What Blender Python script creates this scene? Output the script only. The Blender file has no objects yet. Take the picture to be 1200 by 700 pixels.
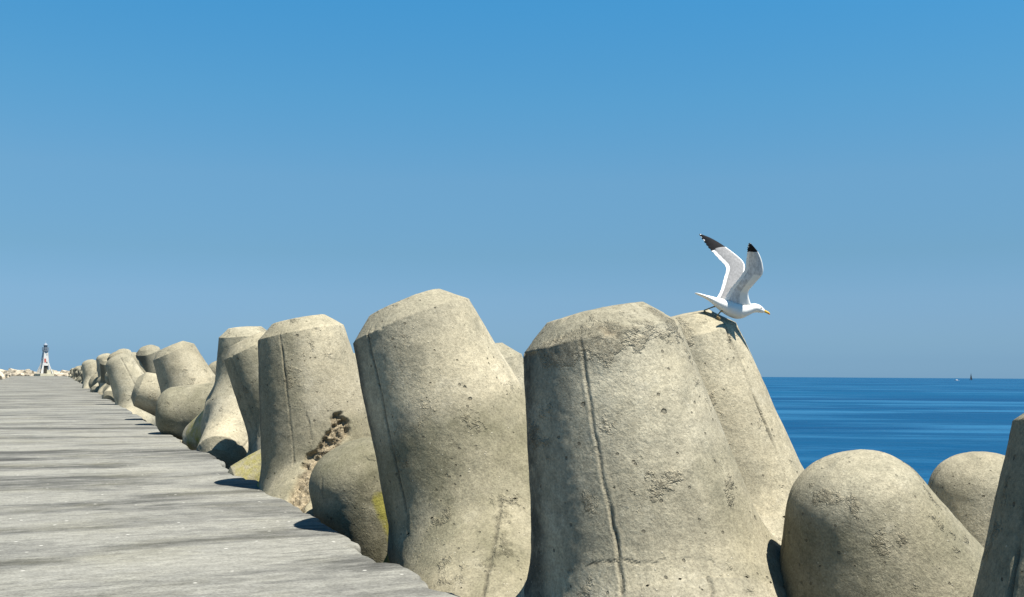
import bpy, bmesh, math, random
import numpy as np
from mathutils import Vector, Matrix

random.seed(11)
SC = bpy.context.scene
COL = SC.collection
R = math.radians

# ------------------------------------------------------------------ camera axes
# world: +Y runs along the breakwater, +X out to sea on the right, z = 0 is the deck
CAM_LOC = Vector((0.0, 0.0, 1.6))
CAM_R = Vector((0.915674, -0.401867, 0.006681))
CAM_U = Vector((-0.036124, -0.065732, 0.997183))
CAM_F = Vector((0.400296, 0.913336, 0.074706))

cam_data = bpy.data.cameras.new('camera')
cam_data.sensor_width = 36.0
cam_data.lens = 36.0
cam_data.clip_start = 0.1
cam_data.clip_end = 200000.0
cam = bpy.data.objects.new('camera', cam_data)
COL.objects.link(cam)
cam.matrix_world = Matrix((
    (CAM_R.x, CAM_U.x, -CAM_F.x, CAM_LOC.x),
    (CAM_R.y, CAM_U.y, -CAM_F.y, CAM_LOC.y),
    (CAM_R.z, CAM_U.z, -CAM_F.z, CAM_LOC.z),
    (0, 0, 0, 1)))
SC.camera = cam

# ------------------------------------------------------------------ numpy noise
def _hash(ix, iy, iz, seed):
    h = (ix.astype(np.int64) * 374761393 + iy.astype(np.int64) * 668265263 + iz.astype(np.int64) * 2147483647 + seed * 1274126177) & 0xFFFFFFFF
    h = ((h ^ (h >> 13)) * 1274126177) & 0xFFFFFFFF
    h = ((h ^ (h >> 16)) * 2246822519) & 0xFFFFFFFF
    return (h ^ (h >> 15)) / 4294967295.0

def vnoise(p, seed=0):
    """value noise in -1..1 at the rows of p"""
    i = np.floor(p); f = p - i; i = i.astype(np.int64)
    f = f * f * f * (f * (f * 6 - 15) + 10)
    out = 0
    for dx in (0, 1):
        wx = f[:, 0] if dx else 1 - f[:, 0]
        for dy in (0, 1):
            wy = f[:, 1] if dy else 1 - f[:, 1]
            for dz in (0, 1):
                wz = f[:, 2] if dz else 1 - f[:, 2]
                out = out + wx * wy * wz * _hash(i[:, 0] + dx, i[:, 1] + dy, i[:, 2] + dz, seed)
    return out * 2 - 1

def fbm(p, octaves=4, seed=0, gain=0.5):
    a = 1.0; s = 0; t = 0
    for k in range(octaves):
        s = s + a * vnoise(p * (2.03 ** k) + 17.3 * k, seed + k); t += a; a *= gain
    return s / t

def smoothstep(a, b, x):
    t = np.clip((x - a) / (b - a), 0, 1)
    return t * t * (3 - 2 * t)

# ------------------------------------------------------------------ node helper
class NT:
    def __init__(self, name):
        self.mat = bpy.data.materials.new(name)
        self.mat.use_nodes = True
        self.t = self.mat.node_tree
        self.t.nodes.clear()
        self.out = self.t.nodes.new('ShaderNodeOutputMaterial')
    def n(self, kind, **kw):
        nd = self.t.nodes.new('ShaderNode' + kind)
        ins = kw.pop('ins', {})
        for k, v in kw.items(): setattr(nd, k, v)
        for k, v in ins.items():
            s = nd.inputs[k]
            if isinstance(v, bpy.types.NodeSocket): self.t.links.new(v, s)
            else: s.default_value = v
        return nd
    def math(self, op, a, b=None, clamp=False):
        ins = {0: a}
        if b is not None: ins[1] = b
        return self.n('Math', operation=op, use_clamp=clamp, ins=ins).outputs[0]
    def noise(self, vec, scale, detail=4, rough=0.55, dist=0.0):
        return self.n('TexNoise', ins={'Vector': vec, 'Scale': scale, 'Detail': detail, 'Roughness': rough, 'Distortion': dist}).outputs['Fac']
    def ramp(self, fac, stops, interp='LINEAR'):
        nd = self.n('ValToRGB', ins={'Fac': fac})
        cr = nd.color_ramp; cr.interpolation = interp
        while len(cr.elements) < len(stops): cr.elements.new(0.5)
        for e, (p, c) in zip(cr.elements, stops):
            e.position = p
            e.color = (c, c, c, 1) if isinstance(c, (int, float)) else (*c, 1)
        return nd.outputs['Color']
    def mix(self, fac, a, b, blend='MIX'):
        nd = self.t.nodes.new('ShaderNodeMix'); nd.data_type = 'RGBA'; nd.blend_type = blend
        for idx, v in ((0, fac), (6, a), (7, b)):
            s = nd.inputs[idx]
            if isinstance(v, bpy.types.NodeSocket): self.t.links.new(v, s)
            elif idx == 0: s.default_value = v
            else: s.default_value = (*v, 1)
        return nd.outputs[2]
    def vmul(self, vec, s):
        return self.n('VectorMath', operation='MULTIPLY', ins={0: vec, 1: s}).outputs[0]
    def vadd(self, a, b):
        return self.n('VectorMath', operation='ADD', ins={0: a, 1: b}).outputs[0]
    def bump(self, height, strength, dist, normal=None):
        ins = {'Height': height, 'Strength': strength, 'Distance': dist}
        if normal is not None: ins['Normal'] = normal
        return self.n('Bump', ins=ins).outputs[0]
    def bsdf(self, **ins):
        nd = self.n('BsdfPrincipled', ins=ins)
        self.t.links.new(nd.outputs[0], self.out.inputs['Surface'])
        return nd

# ------------------------------------------------------------------ materials
def concrete_material():
    m = NT('weathered_concrete')
    tc = m.n('TexCoord')
    rnd = m.n('ObjectInfo').outputs['Random']
    off = m.n('CombineXYZ', ins={0: m.math('MULTIPLY', rnd, 91.7), 1: m.math('MULTIPLY', rnd, 37.3), 2: m.math('MULTIPLY', rnd, 63.1)}).outputs[0]
    P = m.vadd(tc.outputs['Object'], off)
    uv = m.n('UVMap', uv_map='leg').outputs[0]
    sep = m.n('SeparateXYZ', ins={0: uv})
    u, v = sep.outputs[0], sep.outputs[1]
    UVo = m.vadd(uv, off)
    # broad tone
    big = m.noise(P, 0.9, 5, 0.6)
    base = m.ramp(big, [(0.30, (0.285, 0.262, 0.198)), (0.5, (0.420, 0.384, 0.292)), (0.70, (0.52, 0.482, 0.380))])
    # formwork streaks down the leg
    st = m.noise(m.vmul(UVo, (9.0, 0.55, 1.0)), 1.0, 6, 0.62)
    base = m.mix(m.ramp(st, [(0.35, 0.65), (0.55, 0.0)]), base, (0.235, 0.225, 0.185))
    # blotches of pale laitance
    bl = m.noise(P, 3.1, 6, 0.65, 0.4)
    base = m.mix(m.ramp(bl, [(0.55, 0.0), (0.75, 0.55)]), base, (0.53, 0.50, 0.415))
    # grey weather stain
    gs = m.noise(m.vadd(P, (5.2, 9.1, 3.3)), 1.7, 7, 0.7, 0.3)
    base = m.mix(m.ramp(gs, [(0.5, 0.0), (0.72, 0.75)]), base, (0.185, 0.18, 0.145))
    # black algae crust in vertical runs, plus shade painted on the left sides
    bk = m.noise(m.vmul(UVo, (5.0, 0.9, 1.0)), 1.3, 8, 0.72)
    at_stain_shade = m.n('Attribute', attribute_name='stain_shade').outputs['Fac']
    bkm = m.math('MULTIPLY', m.ramp(bk, [(0.36, 0.15), (0.52, 1.0)]), at_stain_shade)
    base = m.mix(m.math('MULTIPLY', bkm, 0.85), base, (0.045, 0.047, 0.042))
    # weathered grime on the flat ends
    at_c = m.n('Attribute', attribute_name='cap').outputs['Fac']
    cg = m.noise(m.vadd(P, (2.2, 6.1, 4.4)), 3.4, 6, 0.68)
    base = m.mix(m.math('MULTIPLY', m.ramp(cg, [(0.30, 0.75), (0.70, 0.25)]), at_c), base, (0.235, 0.225, 0.175))
    # greenish algae film
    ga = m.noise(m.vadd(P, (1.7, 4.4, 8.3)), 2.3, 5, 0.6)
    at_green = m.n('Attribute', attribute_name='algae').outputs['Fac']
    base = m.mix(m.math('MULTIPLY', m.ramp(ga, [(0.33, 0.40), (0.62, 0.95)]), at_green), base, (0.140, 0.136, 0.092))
    # yellow lichen
    at_l = m.n('Attribute', attribute_name='lichen').outputs['Fac']
    ly = m.noise(P, 6.0, 7, 0.7)
    lm = m.ramp(m.math('ADD', m.math('MULTIPLY', at_l, 0.62), m.math('MULTIPLY', ly, 0.6)), [(0.62, 0.0), (0.82, 0.9)])
    base = m.mix(lm, base, (0.27, 0.25, 0.055))
    # fine speckle of sand and shell
    sp = m.noise(P, 55.0, 3, 0.7)
    base = m.mix(1.0, base, m.ramp(sp, [(0.3, 0.70), (0.5, 1.0), (0.7, 1.22)]), 'MULTIPLY')
    med = m.noise(P, 17.0, 5, 0.7)
    base = m.mix(1.0, base, m.ramp(med, [(0.3, 0.80), (0.6, 1.10)]), 'MULTIPLY')
    # blow holes
    vo = m.n('TexVoronoi', ins={'Vector': P, 'Scale': 13.0, 'Randomness': 1.0})
    keep = m.ramp(m.n('SeparateColor', ins={0: vo.outputs['Color']}).outputs[0], [(0.74, 0.0), (0.75, 1.0)])
    wob = m.math('ADD', vo.outputs['Distance'], m.math('MULTIPLY', m.math('SUBTRACT', sp, 0.5), 0.16))
    pit = m.math('MULTIPLY', m.ramp(wob, [(0.12, 1.0), (0.17, 0.0)]), keep)
    vo2 = m.n('TexVoronoi', ins={'Vector': m.vadd(P, (3.3, 1.1, 2.2)), 'Scale': 4.6, 'Randomness': 1.0})
    keep2 = m.ramp(m.n('SeparateColor', ins={0: vo2.outputs['Color']}).outputs[0], [(0.80, 0.0), (0.81, 1.0)])
    wob2 = m.math('ADD', vo2.outputs['Distance'], m.math('MULTIPLY', m.math('SUBTRACT', med, 0.5), 0.13))
    pit2 = m.math('MULTIPLY', m.ramp(wob2, [(0.065, 1.0), (0.10, 0.0)]), keep2)
    pits = m.math('MAXIMUM', pit, pit2)
    base = m.mix(m.math('MULTIPLY', pits, 0.58), base, (0.085, 0.08, 0.065))
    # scabbed patches where the skin has come off, crevice shadows painted in
    at_r = m.n('Attribute', attribute_name='rough').outputs['Fac']
    rp_ = m.math('ADD', m.noise(m.vadd(P, (11.0, 2.0, 7.0)), 2.6, 6, 0.7), m.math('MULTIPLY', at_r, 0.30))
    rmask = m.ramp(rp_, [(0.60, 0.0), (0.68, 1.0)])
    scab = m.noise(P, 27.0, 5, 0.8, 0.6)
    base = m.mix(m.math('MULTIPLY', rmask, m.ramp(scab, [(0.36, 0.85), (0.47, 0.0)])), base, (0.11, 0.10, 0.075))
    base = m.mix(m.math('MULTIPLY', rmask, m.ramp(scab, [(0.56, 0.0), (0.68, 0.6)])), base, (0.56, 0.52, 0.42))
    # pale shell flecks
    vo3 = m.n('TexVoronoi', ins={'Vector': P, 'Scale': 21.0, 'Randomness': 1.0})
    k3 = m.ramp(m.n('SeparateColor', ins={0: vo3.outputs['Color']}).outputs[1], [(0.80, 0.0), (0.81, 1.0)])
    fl = m.math('MULTIPLY', m.ramp(m.math('ADD', vo3.outputs['Distance'], m.math('MULTIPLY', m.math('SUBTRACT', sp, 0.5), 0.2)), [(0.10, 1.0), (0.16, 0.0)]), k3)
    base = m.mix(m.math('MULTIPLY', fl, 0.6), base, (0.62, 0.59, 0.50))
    # mould seam: a broken groove, and cracks
    at_s = m.n('Attribute', attribute_name='seam').outputs['Fac']
    sn = m.noise(P, 24.0, 4, 0.75)
    sm = m.math('MULTIPLY', at_s, m.ramp(sn, [(0.34, 0.25), (0.56, 1.0)]))
    base = m.mix(m.math('MULTIPLY', sm, 0.72), base, (0.085, 0.082, 0.068))
    # exposed aggregate (broken rims, damage)
    at_d = m.n('Attribute', attribute_name='damage').outputs['Fac']
    va = m.n('TexVoronoi', ins={'Vector': m.vadd(P, m.vmul(m.n('TexNoise', ins={'Vector': P, 'Scale': 12.0, 'Detail': 4.0}).outputs['Color'], (0.09, 0.09, 0.09))), 'Scale': 24.0, 'Randomness': 1.0})
    agg = m.mix(m.n('SeparateColor', ins={0: va.outputs['Color']}).outputs[0], (0.27, 0.225, 0.155), (0.50, 0.43, 0.32))
    agg = m.mix(m.ramp(va.outputs['Distance'], [(0.40, 0.0), (0.66, 0.6)]), agg, (0.19, 0.155, 0.11))
    dn = m.ramp(m.noise(P, 9.0, 5, 0.7), [(0.40, 0.0), (0.46, 1.0)])
    agg = m.mix(m.math('MULTIPLY', m.math('SUBTRACT', 1.0, dn), 0.55), agg, (0.17, 0.14, 0.10))
    base = m.mix(m.math('MULTIPLY', at_d, 0.8), base, agg)
    # per block tint
    tint = m.ramp(rnd, [(0.0, (0.78, 0.77, 0.735)), (0.35, (0.86, 0.845, 0.80)), (0.7, (0.87, 0.835, 0.765)), (1.0, (0.95, 0.93, 0.88))])
    base = m.mix(1.0, base, tint, 'MULTIPLY')
    # relief
    h = m.math('ADD', m.math('MULTIPLY', m.noise(P, 38.0, 6, 0.7), 0.5), m.math('MULTIPLY', med, 0.6))
    h = m.math('SUBTRACT', h, m.math('MULTIPLY', pits, 1.6))
    h = m.math('SUBTRACT', h, m.math('MULTIPLY', sm, 1.1))
    h = m.math('ADD', h, m.math('MULTIPLY', fl, 0.5))
    h = m.math('SUBTRACT', h, m.math('MULTIPLY', m.math('MULTIPLY', at_d, m.math('ADD', m.math('MULTIPLY', va.outputs['Distance'], 0.5), m.math('MULTIPLY', scab, 0.8))), 2.0))
    h = m.math('ADD', h, m.math('MULTIPLY', m.math('MULTIPLY', rmask, scab), 3.0))
    nb = m.bump(h, 0.95, 0.014)
    m.bsdf(**{'Base Color': base, 'Roughness': 0.93, 'Specular IOR Level': 0.15, 'Normal': nb})
    return m.mat

def deck_material():
    m = NT('stained_deck_concrete')
    tc = m.n('TexCoord'); P = tc.outputs['Object']
    # stains drain across the deck: stretched along x
    S = m.vmul(P, (0.27, 0.9, 1.0))
    big = m.noise(m.vmul(P, (0.10, 0.26, 1.0)), 1.0, 4, 0.5)
    a = m.noise(S, 0.95, 10, 0.66, 0.45)
    b = m.noise(m.vadd(m.vmul(P, (0.45, 1.5, 1.0)), (7.1, 3.3, 0)), 2.3, 8, 0.7, 0.2)
    tone = m.math('ADD', m.math('ADD', m.math('MULTIPLY', a, 0.62), m.math('MULTIPLY', b, 0.16)), m.math('MULTIPLY', big, 0.22))
    base = m.ramp(tone, [(0.385, (0.050, 0.050, 0.047)), (0.445, (0.090, 0.090, 0.083)), (0.485, (0.150, 0.149, 0.136)), (0.525, (0.205, 0.203, 0.182)), (0.62, (0.250, 0.246, 0.216))])
    thin = m.noise(m.vmul(P, (0.22, 1.6, 1.0)), 3.1, 7, 0.68)
    base = m.mix(m.ramp(thin, [(0.30, 0.75), (0.43, 0.0)]), base, (0.085, 0.085, 0.078))
    yl = m.noise(m.vmul(P, (0.7, 1.0, 1.0)), 0.8, 5, 0.6)
    base = m.mix(m.ramp(yl, [(0.5, 0.0), (0.75, 0.35)]), base, (0.20, 0.188, 0.125))
    sp = m.noise(P, 34.0, 4, 0.75)
    base = m.mix(1.0, base, m.ramp(sp, [(0.3, 0.66), (0.5, 1.0), (0.7, 1.25)]), 'MULTIPLY')
    md = m.noise(m.vmul(P, (0.6, 1.0, 1.0)), 9.0, 6, 0.72)
    base = m.mix(1.0, base, m.ramp(md, [(0.3, 0.70), (0.6, 1.12)]), 'MULTIPLY')
    vo = m.n('TexVoronoi', ins={'Vector': P, 'Scale': 9.0, 'Randomness': 1.0})
    k = m.ramp(m.n('SeparateColor', ins={0: vo.outputs['Color']}).outputs[0], [(0.90, 0.0), (0.91, 1.0)])
    fl = m.math('MULTIPLY', m.ramp(vo.outputs['Distance'], [(0.10, 1.0), (0.2, 0.0)]), k)
    base = m.mix(m.math('MULTIPLY', fl, 0.6), base, (0.62, 0.61, 0.56))
    h = m.math('ADD', m.math('MULTIPLY', sp, 0.35), m.math('MULTIPLY', md, 0.9))
    nb = m.bump(h, 0.55, 0.02)
    m.bsdf(**{'Base Color': base, 'Roughness': 0.95, 'Specular IOR Level': 0.12, 'Normal': nb})
    return m.mat

def stone_material(name, c0, c1, c2):
    m = NT(name)
    tc = m.n('TexCoord'); rnd = m.n('ObjectInfo').outputs['Random']
    off = m.n('CombineXYZ', ins={0: m.math('MULTIPLY', rnd, 51.7), 1: m.math('MULTIPLY', rnd, 17.3), 2: 0.0}).outputs[0]
    P = m.vadd(tc.outputs['Object'], off)
    base = m.ramp(m.noise(P, 1.1, 8, 0.7, 0.3), [(0.3, c0), (0.5, c1), (0.7, c2)])
    base = m.mix(1.0, base, m.ramp(rnd, [(0.0, 0.75), (1.0, 1.15)]), 'MULTIPLY')
    nb = m.bump(m.noise(P, 6.0, 8, 0.7), 0.7, 0.08)
    m.bsdf(**{'Base Color': base, 'Roughness': 0.95, 'Specular IOR Level': 0.1, 'Normal': nb})
    return m.mat

def paint_material(name, col, rough=0.6, var=0.12, scale=3.0, spec=0.3):
    m = NT(name)
    P = m.n('TexCoord').outputs['Object']
    f = m.noise(P, scale, 6, 0.65)
    base = m.mix(1.0, col, m.ramp(f, [(0.3, 1 - var), (0.7, 1 + var * 0.5)]), 'MULTIPLY')
    nb = m.bump(m.noise(P, scale * 8, 4, 0.6), 0.15, 0.01)
    m.bsdf(**{'Base Color': base, 'Roughness': rough, 'Specular IOR Level': spec, 'Normal': nb})
    return m.mat

def feather_material(name, col, var=0.15):
    m = NT(name)
    P = m.n('TexCoord').outputs['Object']
    f = m.noise(m.vmul(P, (1.0, 1.0, 0.5)), 45.0, 5, 0.65)
    base = m.mix(1.0, col, m.ramp(f, [(0.3, 1 - var), (0.7, 1 + var * 0.3)]), 'MULTIPLY')
    nb = m.bump(f, 0.25, 0.004)
    m.bsdf(**{'Base Color': base, 'Roughness': 0.85, 'Specular IOR Level': 0.15, 'Normal': nb})
    return m.mat

def sea_material():
    m = NT('sea_water')
    P = m.n('TexCoord').outputs['Object']
    rot = m.n('VectorRotate', rotation_type='Z_AXIS', ins={'Vector': P, 'Angle': R(24)}).outputs[0]
    w1 = m.noise(m.vmul(rot, (0.35, 1.0, 1.0)), 0.55, 5, 0.6, 0.4)
    w2 = m.noise(m.vmul(rot, (0.4, 1.0, 1.0)), 0.12, 4, 0.55, 0.3)
    w3 = m.noise(rot, 2.2, 4, 0.6)
    # wind lanes: sheen of calmer and rougher water painted into the colour
    lane = m.noise(m.vmul(rot, (0.10, 1.0, 1.0)), 0.020, 5, 0.62, 0.6)
    lane2 = m.noise(m.vmul(rot, (0.12, 1.0, 1.0)), 0.0045, 4, 0.6, 0.5)
    ln = m.math('ADD', m.math('MULTIPLY', lane, 0.55), m.math('MULTIPLY', lane2, 0.45))
    lanes = m.ramp(ln, [(0.46, 0.0), (0.60, 1.0)])
    base = m.mix(lanes, (0.0, 0.039, 0.108), (0.0, 0.060, 0.142))
    patch = m.noise(m.vmul(rot, (0.22, 1.0, 1.0)), 0.045, 8, 0.68)
    base = m.mix(m.ramp(patch, [(0.49, 0.0), (0.60, 0.85)]), base, (0.018, 0.105, 0.210))
    h = m.math('ADD', m.math('MULTIPLY', w1, 0.5), m.math('ADD', m.math('MULTIPLY', w2, 1.6), m.math('MULTIPLY', w3, 0.10)))
    nb = m.bump(h, 1.0, 0.9)
    dif = m.n('BsdfDiffuse', ins={'Color': base, 'Normal': nb})
    glo = m.n('BsdfAnisotropic', ins={'Color': (0.9, 0.95, 1.0, 1), 'Roughness': 0.22, 'Normal': nb})
    mixs = m.n('MixShader', ins={0: 0.14, 1: dif.outputs[0], 2: glo.outputs[0]})
    m.t.links.new(mixs.outputs[0], m.out.inputs['Surface'])
    return m.mat

M_CONC = concrete_material()
M_DECK = deck_material()
M_ROCK = stone_material('quarry_stone', (0.26, 0.22, 0.165), (0.40, 0.35, 0.27), (0.52, 0.47, 0.38))
M_RUBBLE = stone_material('dark_rubble', (0.035, 0.037, 0.034), (0.07, 0.072, 0.062), (0.12, 0.12, 0.10))  # very dark stone colours throughout
M_SEA = sea_material()

# ------------------------------------------------------------------ object helpers
def tag(o, label=None, cat=None, group=None, kind=None):
    if label: o['label'] = label
    if cat: o['category'] = cat
    if group: o['group'] = group
    if kind: o['kind'] = kind
    return o

def link(name, me, mat=None, parent=None):
    o = bpy.data.objects.new(name, me); COL.objects.link(o)
    if mat: me.materials.append(mat)
    if parent: o.parent = parent
    return o

def empty(name, loc, rz=0.0):
    o = bpy.data.objects.new(name, None); COL.objects.link(o)
    o.location = loc; o.rotation_euler = (0, 0, rz); o.empty_display_size = 0.3
    return o

def mesh_np(name, verts, quads, tris=None, smooth=True):
    me = bpy.data.meshes.new(name)
    nq = len(quads); nt = 0 if tris is None else len(tris)
    me.vertices.add(len(verts)); me.vertices.foreach_set('co', np.asarray(verts, np.float32).ravel())
    loops = np.asarray(quads, np.int32).ravel()
    if nt: loops = np.concatenate([loops, np.asarray(tris, np.int32).ravel()])
    me.loops.add(len(loops)); me.loops.foreach_set('vertex_index', loops)
    me.polygons.add(nq + nt)
    ls = np.concatenate([np.arange(nq) * 4, nq * 4 + np.arange(nt) * 3]).astype(np.int32)
    me.polygons.foreach_set('loop_start', ls)
    me.polygons.foreach_set('use_smooth', np.full(nq + nt, smooth))
    me.update(calc_edges=True); me.validate()
    return me

class MB:
    """collects boxes, prisms, tubes in one bmesh"""
    def __init__(self): self.bm = bmesh.new()
    def box(self, c, s, rz=0.0, bevel=0.0):
        r = bmesh.ops.create_cube(self.bm, size=1.0)
        vs = r['verts']
        bmesh.ops.scale(self.bm, vec=s, verts=vs)
        if bevel:
            es = list({e for v in vs for e in v.link_edges})
            q = bmesh.ops.bevel(self.bm, geom=es, offset=bevel, segments=2, affect='EDGES', profile=0.5)
            vs = list({v for f in q['faces'] for v in f.verts} | {v for v in vs if v.is_valid})
        if rz: bmesh.ops.rotate(self.bm, cent=(0, 0, 0), matrix=Matrix.Rotation(rz, 3, 'Z'), verts=vs)
        bmesh.ops.translate(self.bm, vec=c, verts=vs)
        return self
    def lathe(self, prof, seg=24, c=(0, 0, 0)):
        rings = []
        for r, z in prof:
            rings.append([self.bm.verts.new((c[0] + r * math.cos(2 * math.pi * k / seg), c[1] + r * math.sin(2 * math.pi * k / seg), c[2] + z)) for k in range(seg)])
        for a, b in zip(rings, rings[1:]):
            for k in range(seg):
                self.bm.faces.new((a[k], a[(k + 1) % seg], b[(k + 1) % seg], b[k]))
        self.bm.faces.new(rings[-1]); self.bm.faces.new(list(reversed(rings[0])))
        return self
    def tube(self, p, q, r0, r1=None, seg=10):
        p = Vector(p); q = Vector(q); r1 = r0 if r1 is None else r1
        d = (q - p).normalized(); a = d.orthogonal().normalized(); b = d.cross(a)
        A, B = [], []
        for k in range(seg):
            t = 2 * math.pi * k / seg; o = a * math.cos(t) + b * math.sin(t)
            A.append(self.bm.verts.new(p + o * r0)); B.append(self.bm.verts.new(q + o * r1))
        for k in range(seg): self.bm.faces.new((A[k], A[(k + 1) % seg], B[(k + 1) % seg], B[k]))
        self.bm.faces.new(list(reversed(A))); self.bm.faces.new(B)
        return self
    def frustum(self, s0, z0, s1, z1, c=(0, 0), n=4, rot=math.pi / 4):
        """n-sided tapered block; s0, s1 are half widths of a flat"""
        k_ = 1 / math.cos(math.pi / n); A, B = [], []
        for k in range(n):
            t = rot + 2 * math.pi * k / n
            A.append(self.bm.verts.new((c[0] + s0 * k_ * math.cos(t), c[1] + s0 * k_ * math.sin(t), z0)))
            B.append(self.bm.verts.new((c[0] + s1 * k_ * math.cos(t), c[1] + s1 * k_ * math.sin(t), z1)))
        for k in range(n): self.bm.faces.new((A[k], A[(k + 1) % n], B[(k + 1) % n], B[k]))
        self.bm.faces.new(list(reversed(A))); self.bm.faces.new(B)
        return self
    def build(self, name, mat, parent=None, smooth=False):
        bmesh.ops.recalc_face_normals(self.bm, faces=self.bm.faces)
        me = bpy.data.meshes.new(name); self.bm.to_mesh(me); self.bm.free()
        if smooth:
            for p in me.polygons: p.use_smooth = True
        return link(name, me, mat, parent)

# ------------------------------------------------------------------ tetrapods
# a block 4 m high: four tapered legs meeting at the corners of a tetrahedron
REACH, R_END = 2.57, 0.604
LEG_DIRS = [Vector((0, 0, 1))] + [Vector((math.sqrt(8) / 3 * math.cos(a), math.sqrt(8) / 3 * math.sin(a), -1 / 3)) for a in (0, 2 * math.pi / 3, 4 * math.pi / 3)]

def tetrapod_mesh(name, N=96, rings=44, seed=0, taper=9.5, seams=(0.0,), rough=1.0, chips=0.5, marks=None, noise_oct=4, edge=0.19, reach=REACH, rnd=0.0, fil=0.07):
    """one continuous block; marks(P, leg, az, t) -> dict of point masks and an inward offset"""
    k = math.tan(R(taper)); b, w = fil, 0.25 + 1.6 * fil
    az = 2 * np.pi * np.arange(N) / N
    rel = np.abs((az + np.pi / 3) % (2 * np.pi / 3) - np.pi / 3)
    c = 0.7071 * np.cos(rel)
    t_end = c * (R_END + (reach - edge) * k + b) / (1 + c * k)
    ch_r, ch_t = (0.225, edge) if not rnd else (0.46, edge)
    # cap rings, chamfer, then the shaft down to the joint
    prof = []
    nc = max(4, rings // 9)
    for q in range(1, nc + 1): prof.append(('cap', (R_END - ch_r) * q / nc * 0.975))
    for q in (np.array([0.0, 0.05, 0.2, 0.4, 0.6, 0.8, 0.95, 1.0]) if not rnd else np.linspace(0.06, 1, 14)): prof.append(('ch', q))
    ns = rings
    s = np.concatenate([[0.006], np.arange(1, ns + 1) / ns])
    V = []; U = []; T = []
    for kind, x in prof:
        if kind == 'cap':
            r = np.full(N, x); t = np.full(N, reach + 0.020 * (1 - (x / (R_END - ch_r)) ** 2))
        else:
            # rounded chamfer
            e = 0.10
            if rnd:     # worn to a dome
                qm = math.pi / 2 - R(taper); q_ = x * qm
                r = np.full(N, R_END - ch_r * (1 - math.sin(q_) / math.sin(qm))); t = np.full(N, reach - ch_t * (1 - math.cos(q_)) / (1 - math.cos(qm)))
            else:
                r = np.full(N, R_END - ch_r * (1 - x)); t = np.full(N, reach - ch_t * x)
        V.append((r, t))
    t0 = reach - ch_t
    for x in s:
        t = t0 + (t_end - t0) * x
        r = R_END + k * (reach - ch_t - t) + b * np.clip(1 - (t - t_end) / w, 0, 1) ** 2
        V.append((r, t))
    nr = len(V)
    Rr = np.array([v[0] for v in V]); Tt = np.array([v[1] for v in V])
    X = Rr * np.cos(az); Y = Rr * np.sin(az)
    leg0 = np.stack([X, Y, Tt], -1).reshape(-1, 3)
    axis_t = Tt.reshape(-1); azf = np.tile(az, nr)
    n0 = len(leg0)
    verts = []; quads = []; tris = []; legid = []; tt = []; aa = []
    rots = [np.eye(3)]
    # rotations of the tetrahedral group that carry leg 0 to leg j (half turns)
    for j in (1, 2, 3):
        a = np.array((LEG_DIRS[0] + LEG_DIRS[j]).normalized())
        rots.append(2 * np.outer(a, a) - np.eye(3))
    base = 0
    idx = np.arange(n0).reshape(nr, N)
    q = np.stack([idx[:-1], np.roll(idx[:-1], -1, 1), np.roll(idx[1:], -1, 1), idx[1:]], -1).reshape(-1, 4)[:, ::-1]
    for j in range(4):
        p = leg0 @ rots[j].T
        tip = np.array([[0, 0, reach + 0.020]]) @ rots[j].T
        verts.append(np.concatenate([p, tip]))
        quads.append(q + base)
        first = idx[0] + base
        tris.append(np.stack([np.full(N, base + n0), np.roll(first, -1), first], -1)[:, ::-1])
        legid.append(np.full(n0 + 1, j)); tt.append(np.concatenate([axis_t, [reach]])); aa.append(np.concatenate([azf, [0.0]]))
        base += n0 + 1
    verts = np.concatenate(verts); quads = np.concatenate(quads); tris = np.concatenate(tris)
    legid = np.concatenate(legid); tt = np.concatenate(tt); aa = np.concatenate(aa)
    # weld the joints
    key = np.round(verts * 2000).astype(np.int64)
    _, first, inv = np.unique(key, axis=0, return_index=True, return_inverse=True)
    inv = inv.ravel()
    verts = verts[first]; legid = legid[first]; tt = tt[first]; aa = aa[first]
    quads = inv[quads]; tris = inv[tris]
    nv = len(verts)
    # smooth the valleys
    e = np.concatenate([quads[:, [0, 1]], quads[:, [1, 2]], quads[:, [2, 3]], quads[:, [3, 0]]])
    deg = np.bincount(e.ravel(), minlength=nv).astype(float)
    te_v = np.interp(aa, np.concatenate([az, [2 * np.pi]]), np.concatenate([t_end, [t_end[0]]]))
    wj = np.clip(1 - (tt - te_v) / (0.16 + 0.8 * fil), 0, 1)[:, None] * 0.6
    for _ in range(max(6, int(26 * (N / 180) ** 1.4))):
        acc = np.zeros_like(verts)
        for d in range(3):
            acc[:, d] = np.bincount(e[:, 0], verts[e[:, 1], d], nv) + np.bincount(e[:, 1], verts[e[:, 0], d], nv)
        verts += wj * (acc / np.maximum(deg, 1)[:, None] - verts)
    # normals
    nrm = np.zeros_like(verts)
    fn = np.cross(verts[quads[:, 2]] - verts[quads[:, 0]], verts[quads[:, 3]] - verts[quads[:, 1]])
    for kx in range(4):
        for d in range(3): nrm[:, d] += np.bincount(quads[:, kx], fn[:, d], nv)
    nrm /= np.maximum(np.linalg.norm(nrm, axis=1), 1e-9)[:, None]
    for _ in range(10):
        acc = np.zeros_like(nrm)
        for d in range(3):
            acc[:, d] = np.bincount(e[:, 0], nrm[e[:, 1], d], nv) + np.bincount(e[:, 1], nrm[e[:, 0], d], nv)
        nrm = 0.4 * nrm + 0.6 * acc / np.maximum(deg, 1)[:, None]
    nrm /= np.maximum(np.linalg.norm(nrm, axis=1), 1e-9)[:, None]
    P = verts + seed * 13.7
    depth = reach - tt
    off = rough * (0.014 * fbm(P * 1.6, 3, seed) + 0.0045 * fbm(P * 9.0, noise_oct, seed + 5))
    # seams along the legs
    seam = np.zeros(nv)
    on = smoothstep(0.10, 0.22, depth)
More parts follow.
